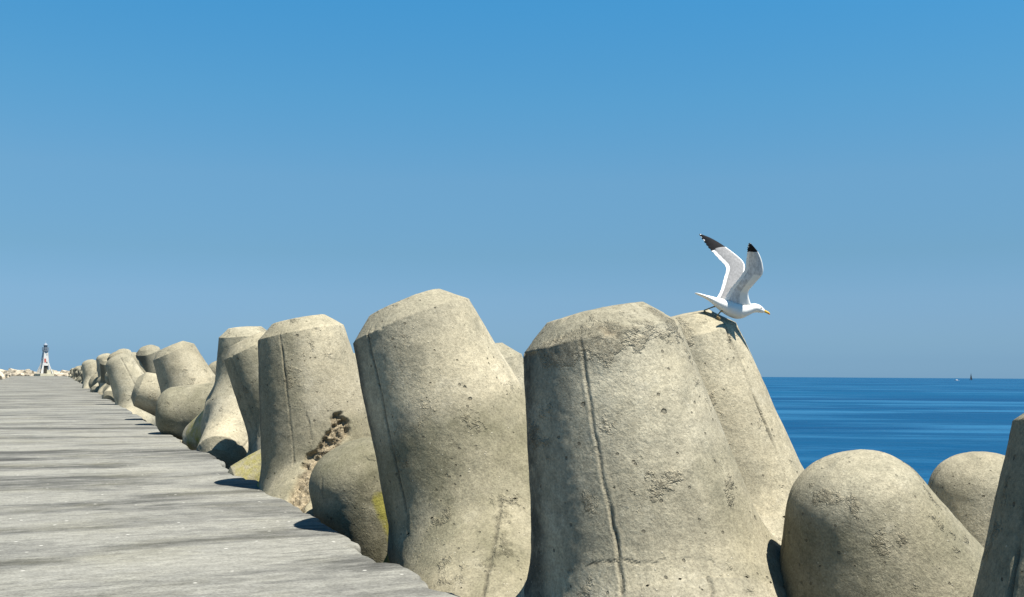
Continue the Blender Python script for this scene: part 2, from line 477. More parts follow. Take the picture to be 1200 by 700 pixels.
    for sz in seams:
        wv = 0.035 * vnoise(np.stack([tt * 1.3 + sz * 9, legid * 7.0, np.zeros(nv)], -1), seed + 9) + 0.010 * vnoise(np.stack([tt * 11, legid * 7.0, np.zeros(nv)], -1), seed + 10)
        d = np.abs((aa - sz - wv + np.pi) % (2 * np.pi) - np.pi) * (R_END + k * depth)
        g = np.exp(-(d / 0.011) ** 2) * on
        brk = smoothstep(-0.35, 0.15, vnoise(np.stack([tt * 2.1, legid * 3.0 + sz, np.ones(nv)], -1), seed + 11))
        seam = np.maximum(seam, g * (0.6 + 0.4 * brk))
        off += rough * (0.004 * np.exp(-((d - 0.024) / 0.012) ** 2) * on - 0.013 * g * (0.3 + 0.7 * brk))
    # chipped rims
    rim = np.exp(-((depth - ch_t) / 0.06) ** 2) + 0.4 * np.exp(-(depth / 0.05) ** 2) * (Rr.max() > 0)
    cn = fbm(P * 7.0, 4, seed + 20)
    if rnd: rim = rim * 0
    chip = rim * smoothstep(0.55 - 0.3 * chips, 0.85, cn + 0.25)
    off -= 0.030 * chip
    dmg = np.clip(chip * 1.2, 0, 1) * smoothstep(0.3, 1.0, chips) * 0.8
    ex = dict(cap=1 - smoothstep(edge * 0.75, edge * 1.2, depth), stain_shade=np.zeros(nv), algae=np.zeros(nv), lichen=np.zeros(nv), rough=np.zeros(nv))
    if marks:
        mk = marks(verts, legid, aa, tt, seed)
        if 'off' in mk: off += mk['off']
        dmg = np.maximum(dmg, mk.get('damage', 0))
        seam = np.maximum(seam, mk.get('seam', 0))
        for kx in ex: ex[kx] = ex[kx] + mk.get(kx, 0)
    verts = verts + nrm * off[:, None]
    me = mesh_np(name, verts, quads, tris)
    for nm, arr in (('seam', seam), ('damage', dmg), *ex.items()):
        a = me.attributes.new(nm, 'FLOAT', 'POINT'); a.data.foreach_set('value', np.broadcast_to(np.asarray(arr, np.float32), (nv,)).copy())
    uvl = me.uv_layers.new(name='leg')
    li = np.empty(len(me.loops), np.int32); me.loops.foreach_get('vertex_index', li)
    nf = len(quads) // 4; nt_ = len(tris) // 4
    fleg = np.concatenate([np.repeat(np.repeat(np.arange(4), nf), 4), np.repeat(np.repeat(np.arange(4), nt_), 3)])
    if len(fleg) == len(li): lid = fleg
    else: lid = legid[li]
    uu = np.stack([np.cos(aa[li]) * 0.16 + np.sin(aa[li]) * 0.11 + lid * 0.73 + np.abs(np.sin(aa[li] * 0.5)) * 0.4, tt[li]], -1).astype(np.float32)
    uvl.data.foreach_set('uv', uu.ravel())
    return me

def angle_mask(aa, centre, half, soft=0.3):
    d = np.abs((aa - centre + np.pi) % (2 * np.pi) - np.pi)
    return 1 - smoothstep(half, half + soft, d)

def place(o, tip, axis, spin, scale=1.0, reach=REACH):
    """stand a block so that its first leg ends at tip and points along axis"""
    a = Vector(axis).normalized()
    rot = Vector((0, 0, 1)).rotation_difference(a).to_matrix() @ Matrix.Rotation(spin, 3, 'Z')
    o.rotation_mode = 'QUATERNION'; o.rotation_quaternion = rot.to_quaternion()
    o.location = Vector(tip) - a * reach * scale
    o.scale = (scale,) * 3

G_NEAR = 'concrete tetrapods along the edge of the breakwater'
PLACE = {
    'front': ((3.561, 6.613, 2.065), (-0.195, 0.086, 0.977), 5, 0.95, 372, 140, 9.5, (3.875, 0.733), 0.9, 2.57, 0, 0.07,
        'largest tetrapod, with a chipped rim and a dark broken seam down its front'),
    'perch': ((5.600, 8.776, 2.175), (-0.257, 0.058, 0.965), 0, 1, 216, 90, 9.5, (5.044, 1.92), 0.3, 2.57, 0, 0.07,
        'tetrapod directly under the gull, mostly behind the largest one'),
    'lean': ((3.256, 10.228, 2.338), (-0.336, 0.165, 0.927), -8, 1.07, 300, 130, 9.5, (3.7, 0.559), 0.45, 2.62, 0, 0.06,
        'tall tetrapod leaning over the deck, dark crack curving down it, left of the largest'),
    'broken': ((3.112, 14.777, 2.378), (-0.189, 0.064, 0.980), -2, 1.02, 252, 110, 8.5, (4.067, 0.925), 0.4, 2.58, 0, 0.04,
        'tetrapod with a ragged broken joint low on its front'),
    'knee': ((3.193, 12.249, 0.720), (-0.397, -0.075, 0.915), 40, 1, 144, 70, 9.5, (2.967, 6.109), 0.4, 2.4, 1, 0.07,
        'low grey tetrapod pressed against the broken one, green film on its side'),
    'wedge': ((4.250, 17.000, 1.950), (0.000, 0.000, 1.000), 176, 0.85, 144, 60, 9.5, (1.047, 4.189), 0.3, 2.1, 0, 0.06,
        'low tetrapod leg with yellow lichen sloping to the deck edge, left of the broken one'),
    'tilted': ((3.437, 21.429, 2.295), (-0.468, 0.053, 0.882), 0, 0.95, 144, 60, 9.5, (3.752, 0.611), 0.2, 2.57, 0, 0.07,
        'tetrapod whose shaded leg leans left between an upright one and the broken one'),
    'upright': ((3.900, 24.480, 2.673), (-0.099, -0.052, 0.994), 0, 1, 144, 60, 8.5, (3.142, 0.0), 0.3, 2.15, 0, 0.2,
        'upright tetrapod with a flared foot, left of the shaded leaning one'),
    'single': ((3.048, 33.086, 2.417), (-0.415, 0.060, 0.908), 0, 1.08, 144, 60, 9.5, (3.316, 0.175), 0.2, 2.57, 0, 0.07,
        'tetrapod standing alone against the sky above a horizontal leg'),
    'lying': ((2.325, 28.627, 0.570), (-0.978, 0.204, 0.031), 30, 1.1, 144, 60, 9.5, (2.094, 5.236), 0.1, 2.4, 1, 0.1,
        'tetrapod lying with one thick leg level, its underside dark, beside the deck'),
    'behind': ((5.011, 12.664, 1.968), (-0.179, 0.022, 0.984), 20, 1, 96, 44, 9.5, (0.698, 3.84), 0.2, 2.4, 0, 0.1,
        'tetrapod tip just showing between the largest tetrapod and the one left of it'),
    'peek': ((4.915, 35.036, 2.042), (-0.114, -0.045, 0.992), 40, 1, 96, 44, 9.5, (1.745, 4.887), 0.2, 2.4, 1, 0.1,
        'rounded tetrapod tip peeping out left of the upright tetrapod'),
    'dome': ((4.764, 5.402, 1.049), (-0.386, -0.045, 0.922), 10, 0.75, 252, 100, 23, (5.55, 2.409), 0.35, 2.5, 1, 0.05,
        'low tetrapod with a rounded speckled end facing forward, right of the largest one'),
    'reardome': ((9.459, 8.517, 0.726), (-0.195, -0.102, 0.976), 10, 0.9, 144, 60, 20, (5.585, 2.443), 0.15, 2.4, 1, 0.1,
        'pale low tetrapod behind the speckled rounded one, in front of the sea'),
    'edge': ((4.880, 3.342, 1.529), (0.123, 0.022, 0.992), 0, 1, 216, 90, 9.5, (2.967, 6.109), 0.2, 2.4, 0, 0.07,
        'dark shaded tetrapod cut off by the right edge of the picture'),
    'stub': ((2.315, 37.347, 1.104), (-0.942, 0.135, 0.306), 80, 1, 96, 44, 9.5, (1.745, 4.887), 0.3, 2.4, 0, 0.1,
        'tetrapod leg pointing at the deck, just beyond the horizontal one'),
    'twin': ((3.717, 57.418, 2.541), (-0.182, -0.071, 0.981), 10, 1.1, 96, 44, 9.5, (1.745, 4.887), 0.2, 2.4, 1, 0.1,
        'rounded tetrapod tip above the leg that points at the deck'),
    'post': ((2.461, 54.692, 2.439), (-0.423, 0.082, 0.902), 0, 1.12, 96, 44, 9.5, (1.745, 4.887), 0.2, 2.75, 1, 0.1,
        'tall tetrapod at the deck edge, its foot in deep shadow, halfway to the lighthouse'),
    'back': ((3.123, 91.571, 3.132), (-0.289, -0.020, 0.957), 0, 1.1, 96, 44, 9.5, (1.745, 4.887), 0.2, 2.4, 1, 0.1,
        'tetrapod tip rising behind the tall one halfway to the lighthouse'),
    'pair': ((2.415, 112.707, 2.859), (-0.304, -0.013, 0.953), 0, 1.2, 96, 44, 9.5, (1.745, 4.887), 0.2, 2.4, 1, 0.15,
        'tetrapod with a leg bulging deckwards, next beyond the tall one at deck edge'),
    'bulge': ((2.319, 93.193, 0.999), (-0.826, -0.398, 0.398), 0, 1.2, 96, 44, 9.5, (1.745, 4.887), 0.2, 2.4, 1, 0.15,
        'tetrapod leg bulging low over the deck edge in front of its neighbour, far off'),
}

def run_marks(spec):
    """spec: list of (mask, leg, az centre, half width, depth from, depth to, amount)"""
    def f(P, leg, aa, tt, seed):
        out = {}
        depth = tt[leg == 0].max() - tt
        for (nm, lg, az_, half, d0, d1, amt) in spec:
            m = angle_mask(aa, az_, half) * smoothstep(d0 - 0.15, d0 + 0.1, depth) * (1 - smoothstep(d1 - 0.1, d1 + 0.3, depth)) * ((leg == lg) if lg >= 0 else 1) * amt
            out[nm] = np.maximum(out.get(nm, 0), m)
        return out
    return f

def broken_marks(path, width, cracks, more):
    """a spalled joint along a path of local points, with the face broken back"""
    pts = np.array(path)
    def f(P, leg, aa, tt, seed):
        d = np.full(len(P), 9.0)
        for a, b in zip(pts, pts[1:]):
            ab = b - a; t = np.clip(((P - a) @ ab) / (ab @ ab), 0, 1)
            d = np.minimum(d, np.linalg.norm(P - a - t[:, None] * ab, axis=1))
        n = fbm(P * 6.0, 4, seed + 31)
        w = width * (1 + 0.9 * n)
        core = 1 - smoothstep(0.6, 1.0, d / np.maximum(w, 0.02))
        rg = 1 - np.abs(fbm(P * 11.0, 4, seed + 37))
        out = more(P, leg, aa, tt, seed) if more else {}
        ck = np.full(len(P), 9.0)
        for line in cracks:
            lp = np.array(line)
            for a, b in zip(lp, lp[1:]):
                ab = b - a; t = np.clip(((P - a) @ ab) / (ab @ ab), 0, 1)
                ck = np.minimum(ck, np.linalg.norm(P + 0.03 * n[:, None] - a - t[:, None] * ab, axis=1))
        out['seam'] = np.maximum(out.get('seam', 0), np.exp(-(ck / 0.012) ** 2))
        out['damage'] = core
        out['off'] = -core * (0.035 + 0.060 * smoothstep(0.6, 1.0, rg) + 0.03 * n)
        return out
    return f

MARKS = {
    'front': ([(9, 9, 9), (9, 9, 9.1)], 0.05, [[(-0.837, -0.226, 0.819), (-0.768, -0.41, 0.847), (-0.684, -0.55, 0.845), (-0.497, -0.736, 0.828), (-0.25, -0.869, 0.762), (-0.121, -0.918, 0.701)]],
        [('stain_shade', 0, 2.5, 0.45, 0.1, 9, 1.0), ('algae', -1, 5.6, 0.7, 1.2, 9, 0.4), ('rough', 0, 4.3, 0.9, 0.12, 0.30, 0.6), ('rough', 0, 4.9, 0.3, 9, 9, 0)]),
    'lean': [('stain_shade', 0, 2.6, 0.6, 0.1, 9, 1.0), ('algae', -1, 3.6, 4, 1.2, 9, 0.8), ('algae', 1, 3.6, 4, -1, 9, .75), ('algae', 2, 3.6, 4, -1, 9, .75), ('algae', 3, 3.6, 4, -1, 9, .75), ('lichen', 2, 3.6, 4, 0.5, 9, 0.8)],
    'broken': ([(0.135, -0.796, 1.036), (-0.019, -0.831, 0.872), (-0.229, -0.871, 0.654), (-0.467, -1.087, 0.443), (-0.699, -1.434, 0.229), (-0.793, -1.613, 0.114)], 0.17, [[(0.169, -0.802, 0.971), (0.311, -0.679, 0.825), (0.475, -0.697, 0.825), (0.704, -0.483, 0.729)], [(-0.3, -0.68, 1.451), (-0.252, -0.746, 1.151), (-0.29, -0.811, 0.758)]],
        [('stain_shade', 0, 2.7, 0.4, 0.1, 9, 0.8), ('algae', 0, 3.6, 0.6, 0.2, 9, 0.5), ('lichen', 2, 3.6, 4, 0.5, 9, 0.9), ('algae', 0, 3.6, 4, 1.5, 9, 0.6), ('algae', 1, 3.6, 4, -1, 9, .7), ('algae', 3, 3.6, 4, -1, 9, .7)]),
    'wedge': [('lichen', 1, 3.6, 4, 0.2, 9, 0.64), ('algae', 1, 3.6, 4, -1, 9, .6)],
    'knee': [('algae', 0, 3.6, 4, -1, 9, 0.9), ('lichen', 0, 4.4, 0.4, 0.5, 9, 0.9)],
    'dome': [('stain_shade', 0, 2.6, 0.5, 0.3, 9, 0.6), ('algae', 0, 3.6, 4, 0.35, 9, 0.6)],
    'edge': [('algae', 0, 3.6, 4, -1, 9, 0.6)],
    'lying': [('algae', 0, 3.6, 4, -1, 9, 0.7)],
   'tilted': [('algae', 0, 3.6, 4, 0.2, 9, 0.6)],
    'upright': [('algae', 0, 3.6, 4, 0.2, 9, 0.3), ('lichen', 2, 3.6, 4, 0.4, 9, 0.64)],
}
HERO = {}
for key, (tip, axis, spin, scale, N, rings, taper, seams, chips, reach, rnd, fil, label) in PLACE.items():
    mk = MARKS.get(key)
    if isinstance(mk, tuple): fn = broken_marks(mk[0], mk[1], mk[2], run_marks(mk[3]))
    else: fn = run_marks(mk) if mk else None
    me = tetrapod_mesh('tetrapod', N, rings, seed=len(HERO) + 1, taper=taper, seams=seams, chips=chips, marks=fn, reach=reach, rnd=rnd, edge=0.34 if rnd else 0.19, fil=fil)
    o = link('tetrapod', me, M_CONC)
    place(o, tip, axis, R(spin), scale, reach)
    tag(o, label, 'tetrapod', G_NEAR)
    HERO[key] = o

# the far row: copies of a few blocks, each turned and tilted its own way
far_me = [tetrapod_mesh('tetrapod', 48, 22, seed=40 + i, taper=9.5, seams=(1.1,), chips=0.4, noise_oct=2, reach=2.3,
          marks=run_marks([('algae', 0, 0, 4, 1.2, 9, 0.5), ('algae', 1, 0, 4, 0.3, 9, 0.7), ('algae', 2, 0, 4, 0.3, 9, 0.7), ('stain_shade', 0, 3.1, 1.0, 0, 9, 0.7)])) for i in range(3)]
for me in far_me: me.materials.append(M_CONC)
G_FAR = 'small pale tetrapods receding towards the lighthouse'
rng = random.Random(5)
def far_block(x, y, ztip, lean, az_lean, spin, scale, label, k):
    o = bpy.data.objects.new('tetrapod', far_me[k % 3]); COL.objects.link(o)
    ax = Vector((math.sin(lean) * math.cos(az_lean), math.sin(lean) * math.sin(az_lean), math.cos(lean)))
    place(o, (x, y, ztip), ax, spin, scale, 2.3)
    tag(o, label, 'tetrapod', G_FAR)
    return o
y = 57.0; k = 0
while y < 445:
    lean = R(rng.uniform(4, 40)); azl = R(rng.uniform(130, 260))
    x = 3.9 + rng.uniform(-0.1, 1.0) + math.sin(lean) * math.cos(azl) * 2.0
    far_block(x, y, rng.uniform(1.5, 3.0), lean, azl, R(rng.uniform(-25, 25)), 1.0, 'small pale tetrapod in the long row receding towards the lighthouse', k)
    k += 1
    y += rng.uniform(2.6, 3.9) * (1 + max(0, y - 150) / 400)
y = 62.0
while y < 300:
    far_block(7.2 + rng.uniform(-0.8, 0.8), y, rng.uniform(2.2, 3.4), R(rng.uniform(0, 40)), R(rng.uniform(0, 360)), R(rng.uniform(0, 120)), 1.0,
              'small pale tetrapod showing its tip above the front row far off', k)
    k += 1
    y += rng.uniform(5.0, 8.0) * (1 + max(0, y - 150) / 400)

# ------------------------------------------------------------------ breakwater deck
def deck():
    ys = [-6.0]
    while ys[-1] < 470:
        yy = ys[-1]
        ys.append(yy + (0.045 if yy < 22 else 0.045 + (yy - 22) * 0.006))
    ys = np.array(ys); n = len(ys)
    # cast bays of unequal length, each edge a little out of line
    rb = random.Random(23); edges = [-6.5]; offs = []
    for L, o in ((9.0, 0.02), (4.1, 0.0), (1.2,0.03), (0.75, 0.0), (0.95, -0.16), (1.8, -0.05), (2.4, -0.02), (2.2, 0.07), (3.0, -0.06)): edges.append(edges[-1] + L); offs.append(o)
    while edges[-1] < 480: edges.append(edges[-1] + rb.uniform(1.6, 3.6)); offs.append(rb.uniform(-0.10, 0.09))
    bay = np.clip(np.searchsorted(edges, ys) - 1, 0, len(offs) - 1)
    e = np.array(offs)[bay]
    jd = np.min(np.abs(ys[:, None] - np.array(edges)[None, :]), axis=1)
    z3 = np.zeros(n)
    chip = 0.020 * fbm(np.stack([ys * 1.1, z3, z3], -1), 4, 3) + 0.018 * fbm(np.stack([ys * 5, z3, z3], -1), 4, 4)
    big = np.clip(fbm(np.stack([ys * 0.9, z3 + 5, z3], -1), 3, 8) - 0.25, 0, 1) * 0.35
    nt = 0.07 * np.exp(-(jd / 0.06) ** 2)
    xr = 2.70 + e + chip - big - nt
    xl = np.where(ys < 170, -10.2, -10.2 - (ys - 170) * 0.030)
    fr = np.concatenate([np.linspace(0, 0.72, 14), np.linspace(0.74, 1, 26)])
    cols = []
    nz = lambda x: 0.010 * fbm(np.stack([x * 0.35, ys * 0.8, z3], -1), 4, 2) + 0.004 * fbm(np.stack([x * 3, ys * 5, z3], -1), 3, 6)
    cols.append(np.stack([xl - 0.1, ys, z3 - 6.5], -1)); cols.append(np.stack([xl - 0.03, ys, z3 - 0.08], -1))
    for f in fr:
        x = xl + (xr - 0.05 - xl) * f
        cols.append(np.stack([x, ys, nz(x)], -1))
    rg = lambda s: 0.014 * fbm(np.stack([ys * 6, z3 + s, z3], -1), 4, 14)
    for dx, dz in ((-0.018, -0.006), (0, -0.022), (0.012, -0.05), (0.012, -0.10), (0.0, -0.2), (0.01, -0.32), (0.0, -0.6), (0, -1.2), (0, -6.5)):
        cols.append(np.stack([xr + dx + rg(dz * 9), ys, np.minimum(nz(xr), 0.02) + dz + 0.3 * rg(dz * 9 + 3)], -1))
    G = np.array(cols); m = len(cols)
    V = G.reshape(-1, 3); idx = np.arange(m * n).reshape(m, n)
    q = np.stack([idx[:-1, :-1], idx[1:, :-1], idx[1:, 1:], idx[:-1, 1:]], -1).reshape(-1, 4)
    me = mesh_np('pier_deck', V, q)
    o = link('pier_deck', me, M_DECK); tag(o, kind='structure')
deck()

# rubble mound the blocks lie on, and the sea
def mound(name, xs, zs, seed, mat):
    ys = np.concatenate([np.arange(-8, 60, 0.35), np.arange(60, 470, 2.5)]); n = len(ys)
    x = np.interp(np.linspace(0, 1, 46), np.linspace(0, 1, len(xs)), xs); z = np.interp(np.linspace(0, 1, 46), np.linspace(0, 1, len(zs)), zs)
    XX, YY = np.meshgrid(x, ys, indexing='ij'); ZZ = np.repeat(z[:, None], n, 1)
    p = np.stack([XX.ravel(), YY.ravel(), ZZ.ravel()], -1)
    p[:, 2] += 0.45 * fbm(p * 0.9, 4, seed); p[:, 0] += 0.15 * fbm(p * 0.8 + 40, 3, seed + 3)
    idx = np.arange(len(p)).reshape(46, n)
    q = np.stack([idx[:-1, :-1], idx[1:, :-1], idx[1:, 1:], idx[:-1, 1:]], -1).reshape(-1, 4)
    o = link(name, mesh_np(name, p, q), mat); tag(o, kind='structure')
mound('rubble_mound', [2.6, 5.0, 9.0, 15.0], [-2.3, -2.5, -3.6, -6.0], 61, M_RUBBLE)

SEA_Z = -4.3
S = 90000.0
me = mesh_np('sea', np.array([(-S, -S, SEA_Z), (S, -S, SEA_Z), (S, S, SEA_Z), (-S, S, SEA_Z)]), np.array([(0, 1, 2, 3)]), smooth=False)
tag(link('sea', me, M_SEA), kind='structure')

# ------------------------------------------------------------------ armour stones on the left side
def boulder_mesh(seed):
    rb = random.Random(seed)
    bm = bmesh.new(); bmesh.ops.create_cube(bm, size=2.0)
    bmesh.ops.subdivide_edges(bm, edges=bm.edges, cuts=5, use_grid_fill=True)
    planes = [(Vector((rb.uniform(-1, 1), rb.uniform(-1, 1), rb.uniform(-1, 1))).normalized(), rb.uniform(0.75, 1.05)) for _ in range(9)]
    for v in bm.verts:
        for nrm, d in planes:
            s = v.co.dot(nrm)
            if s > d: v.co -= nrm * (s - d)
    me = bpy.data.meshes.new('armour_stone'); bm.to_mesh(me); bm.free()
    co = np.empty(len(me.vertices) * 3, np.float32); me.vertices.foreach_get('co', co); co = co.reshape(-1, 3)
    co = co + 0.10 * fbm(co.astype(float) * 1.8 + seed * 5, 3, seed)[:, None] * co
    me.vertices.foreach_set('co', co.astype(np.float32).ravel()); me.materials.append(M_ROCK)
    return me
stones = [boulder_mesh(s) for s in range(5)]
G_ST = 'pale quarry stones heaped along the far left edge'
rs = random.Random(77)
def stone(x, y, z, s):
    o = bpy.data.objects.new('armour_stone', stones[rs.randrange(5)]); COL.objects.link(o)
    o.location = (x, y, z); o.rotation_euler = (rs.uniform(-0.3, 0.3), rs.uniform(-0.3, 0.3), rs.uniform(0, 6.3))
    o.scale = (s * rs.uniform(0.8, 1.35), s * rs.uniform(0.8, 1.3), s * rs.uniform(0.55, 0.85))
    tag(o, 'pale beige quarry stone heaped along the far left edge of the deck', 'stone', G_ST)
y = 160.0
while y < 452:
    xl = -10.2 - max(0, y - 170) * 0.030
    stone(xl - 0.6 + rs.uniform(-0.5, 0.2), y, rs.uniform(0.1, 0.6), rs.uniform(1.0, 1.5))
    if rs.random() < 0.8: stone(xl - 3.0 + rs.uniform(-0.8, 0.8), y + rs.uniform(-1, 1), rs.uniform(0.6, 1.3), rs.uniform(1.1, 1.6))
    y += rs.uniform(2.6, 4.2) * (1 + (y - 160) / 200)

for i in range(26):
    x = -19 + i * 1.05 + rs.uniform(-0.3, 0.3)
    stone(x, 455 + rs.uniform(-3, 4), rs.uniform(0.0, 0.5), rs.uniform(1.2, 1.7))
    if rs.random() < 0.6: stone(x, 459 + rs.uniform(-2, 3), rs.uniform(1.0, 1.7), rs.uniform(1.1, 1.5))

# ------------------------------------------------------------------ lighthouse

M_WHITE = paint_material('white_lighthouse_paint', (0.50, 0.50, 0.485), 0.7, 0.15, 1.0)
M_RED = paint_material('faded_red_paint', (0.42, 0.10, 0.08), 0.7, 0.2, 2.0)
M_LEAD = paint_material('lead_grey_paint', (0.22, 0.26, 0.31), 0.5, 0.2, 2.0)
M_GLASS = paint_material('dark_lantern_glass', (0.06, 0.08, 0.10), 0.1, 0.05, 2.0, 0.6)
M_CREAM = paint_material('cream_render', (0.50, 0.47, 0.36), 0.9, 0.2, 0.8, 0.1)
M_OPEN = paint_material('dark_doorway', (0.05, 0.05, 0.045), 0.9, 0.1, 2.0, 0.1)
lh = empty('lighthouse', (-6.05, 440.74, 0.0), R(24))
lh.scale = (0.84, 0.84, 1.0)
tag(lh, 'slender white lighthouse with a dark lantern at the far end of the breakwater', 'lighthouse')
b = MB(); b.box((0, 0, 0.5), (6.4, 6.4, 1.0), bevel=0.06); b.box((1.9, -0.3, 1.75), (3.2, 3.6, 1.5), bevel=0.05)
b.build('base', M_CREAM, lh)
b = MB()
for sx in (-1, 1):
    for sy in (-1, 1):
        b.tube((sx * 1.75, sy * 1.75, 1.0), (sx * 1.25, sy * 1.25, 5.0), 0.42, 0.34, 8)
        b.tube((sx * 2.6, sy * 2.6, 1.0), (sx * 1.35, sy * 1.35, 4.6), 0.26, 0.18, 8)
b.build('buttress', M_WHITE, lh)
b = MB(); b.frustum(1.15, 1.0, 1.02, 4.2); b.build('core', M_OPEN, lh)
b = MB(); b.frustum(1.42, 4.1, 0.80, 9.6); b.frustum(0.86, 9.6, 1.05, 9.9)
tw = b.build('tower', M_WHITE, lh)
b = MB()
for sx in (-1, 1): b.tube((sx * 1.34, -1.34, 4.2), (sx * 0.80, -0.80, 9.6), 0.14, 0.12, 6); b.tube((sx * 1.34, 1.34, 4.2), (sx * 0.80, 0.80, 9.6), 0.14, 0.12, 6)
b.build('corner_rib', M_WHITE, lh)
b = MB(); b.box((-0.45, -1.20, 6.1), (0.8, 0.30, 1.5)); b.build('panel', M_RED, lh)
for z, w in ((5.2, 0.5), (8.0, 0.45)):
    b = MB(); b.box((0.35, -1.42 + (z - 4.1) * 0.127 + 0.04, z), (w, 0.16, 0.9)); b.build('window', M_OPEN, lh)
b = MB(); b.box((0.0, -1.16, 2.2), (0.95, 0.16, 2.2)); d = b.build('door', M_OPEN, lh)
b = MB(); b.lathe([(0.9, 9.9), (1.5, 10.0), (1.5, 10.22), (0.9, 10.22)], 16); b.build('gallery', M_LEAD, lh)
b = MB()
for k in range(12):
    a = k * math.pi / 6; b.tube((1.42 * math.cos(a), 1.42 * math.sin(a), 10.2), (1.42 * math.cos(a), 1.42 * math.sin(a), 11.2), 0.05, 0.05, 6)
    a2 = a + math.pi / 6
    for z in (10.7, 11.2): b.tube((1.42 * math.cos(a), 1.42 * math.sin(a), z), (1.42 * math.cos(a2), 1.42 * math.sin(a2), z), 0.05, 0.05, 6)
b.build('railing', M_LEAD, lh)
b = MB(); b.lathe([(0.85, 10.2), (0.85, 10.8), (0.80, 10.85), (0.80, 12.0), (0.85, 12.05)], 12); b.build('lantern', M_GLASS, lh)
b = MB(); b.lathe([(1.0, 12.0), (1.0, 12.12), (0.75, 12.5), (0.35, 12.8), (0.12, 12.9), (0.12, 13.15), (0.04, 13.2), (0.03, 14.0)], 16); b.build('dome', M_LEAD, lh, True)


# ------------------------------------------------------------------ boats on the horizon

M_HULL = paint_material('white_hull_paint', (0.80, 0.80, 0.80), 0.35, 0.06, 0.5)
M_SAIL = paint_material('dark_tan_sail', (0.05, 0.06, 0.07), 0.9, 0.15, 0.4, 0.1)
M_DKHULL = paint_material('dark_hull_paint', (0.03, 0.05, 0.08), 0.5, 0.1, 0.5)
def hull_mesh(L, B, H, name, mat, parent):
    bm = bmesh.new(); st = []
    for i in range(13):
        u = i / 12; x = (u - 0.5) * L
        wdt = B / 2 * (1 - max(0, (u - 0.45) / 0.55) ** 2.2) * (0.82 + 0.18 * min(1, u / 0.3)); wdt = max(wdt, 0.02)
        sheer = H * (1 + 0.25 * u * u)
        st.append([bm.verts.new((x, s * wdt * f, z)) for s, f, z in ((-1, 1, sheer), (-1, 0.85, H * 0.3), (-1, 0.5, -0.25), (1, 0.5, -0.25), (1, 0.85, H * 0.3), (1, 1, sheer))])
    for a, c in zip(st, st[1:]):
        for k in range(6): bm.faces.new((a[k], a[(k + 1) % 6], c[(k + 1) % 6], c[k]))
    bm.faces.new(st[0]); bm.faces.new(list(reversed(st[-1])))
    bmesh.ops.recalc_face_normals(bm, faces=bm.faces)
    me = bpy.data.meshes.new(name); bm.to_mesh(me); bm.free()
    return link(name, me, mat, parent)
mb = empty('motor_boat', (1841.6, 1711.3, SEA_Z), R(150)); mb.scale = (1.0, 1.0, 1.0)
tag(mb, 'tiny white motor boat on the sea just below the horizon', 'boat')
hull_mesh(11.0, 3.4, 1.5, 'hull', M_HULL, mb)
b = MB(); b.frustum(1.2, 1.5, 1.0, 3.4, (0.4, 0)); b.box((-1.6, 0, 2.0), (2.6, 2.2, 1.0), bevel=0.1); b.build('cabin', M_HULL, mb)
b = MB(); b.box((0.4, 0, 2.7), (1.9, 2.26, 0.6)); b.build('window', M_OPEN, mb)
sb = empty('sailing_boat', (2685.1, 2436.4, SEA_Z), R(10))
tag(sb, 'distant sailing boat with a dark narrow sail standing on the horizon', 'sailboat')
hull_mesh(14.0, 3.8, 1.6, 'hull', M_DKHULL, sb)
b = MB(); b.tube((0.5, 0, 1.2), (0.5, 0, 24.0), 0.22, 0.12, 8); b.tube((0.5, 0, 3.2), (-5.4, 0.6, 3.2), 0.12, 0.1, 8); b.build('mast', M_DKHULL, sb)
def sail(pts, nm):
    bm = bmesh.new(); g = []
    a, c, t = (Vector(p) for p in pts)
    for i in range(11):
        v_ = i / 10; row = []
        for j in range(7):
            u_ = j / 6; p = (a.lerp(c, u_)).lerp(t, v_ * 0.995)
            p.y += 0.9 * math.sin(math.pi * u_) * (1 - v_) ; row.append(p)
        g.append(row)
    for sgn in (0, 0.05):
        G = [[bm.verts.new(p + Vector((0, sgn, 0))) for p in r] for r in g]
        for r0, r1 in zip(G, G[1:]):
            for j in range(6): bm.faces.new((r0[j], r0[j + 1], r1[j + 1], r1[j]))
    me = bpy.data.meshes.new(nm); bm.to_mesh(me); bm.free()
    for p in me.polygons: p.use_smooth = True
    link(nm, me, M_SAIL, sb)
sail(((0.3, 0.1, 3.4), (-5.2, 0.6, 3.4), (0.4, 0.05, 23.2)), 'mainsail')
sail(((6.6, 0, 1.9), (0.9, 0.5, 2.4), (0.6, 0.05, 20.5)), 'jib')


# ------------------------------------------------------------------ gull

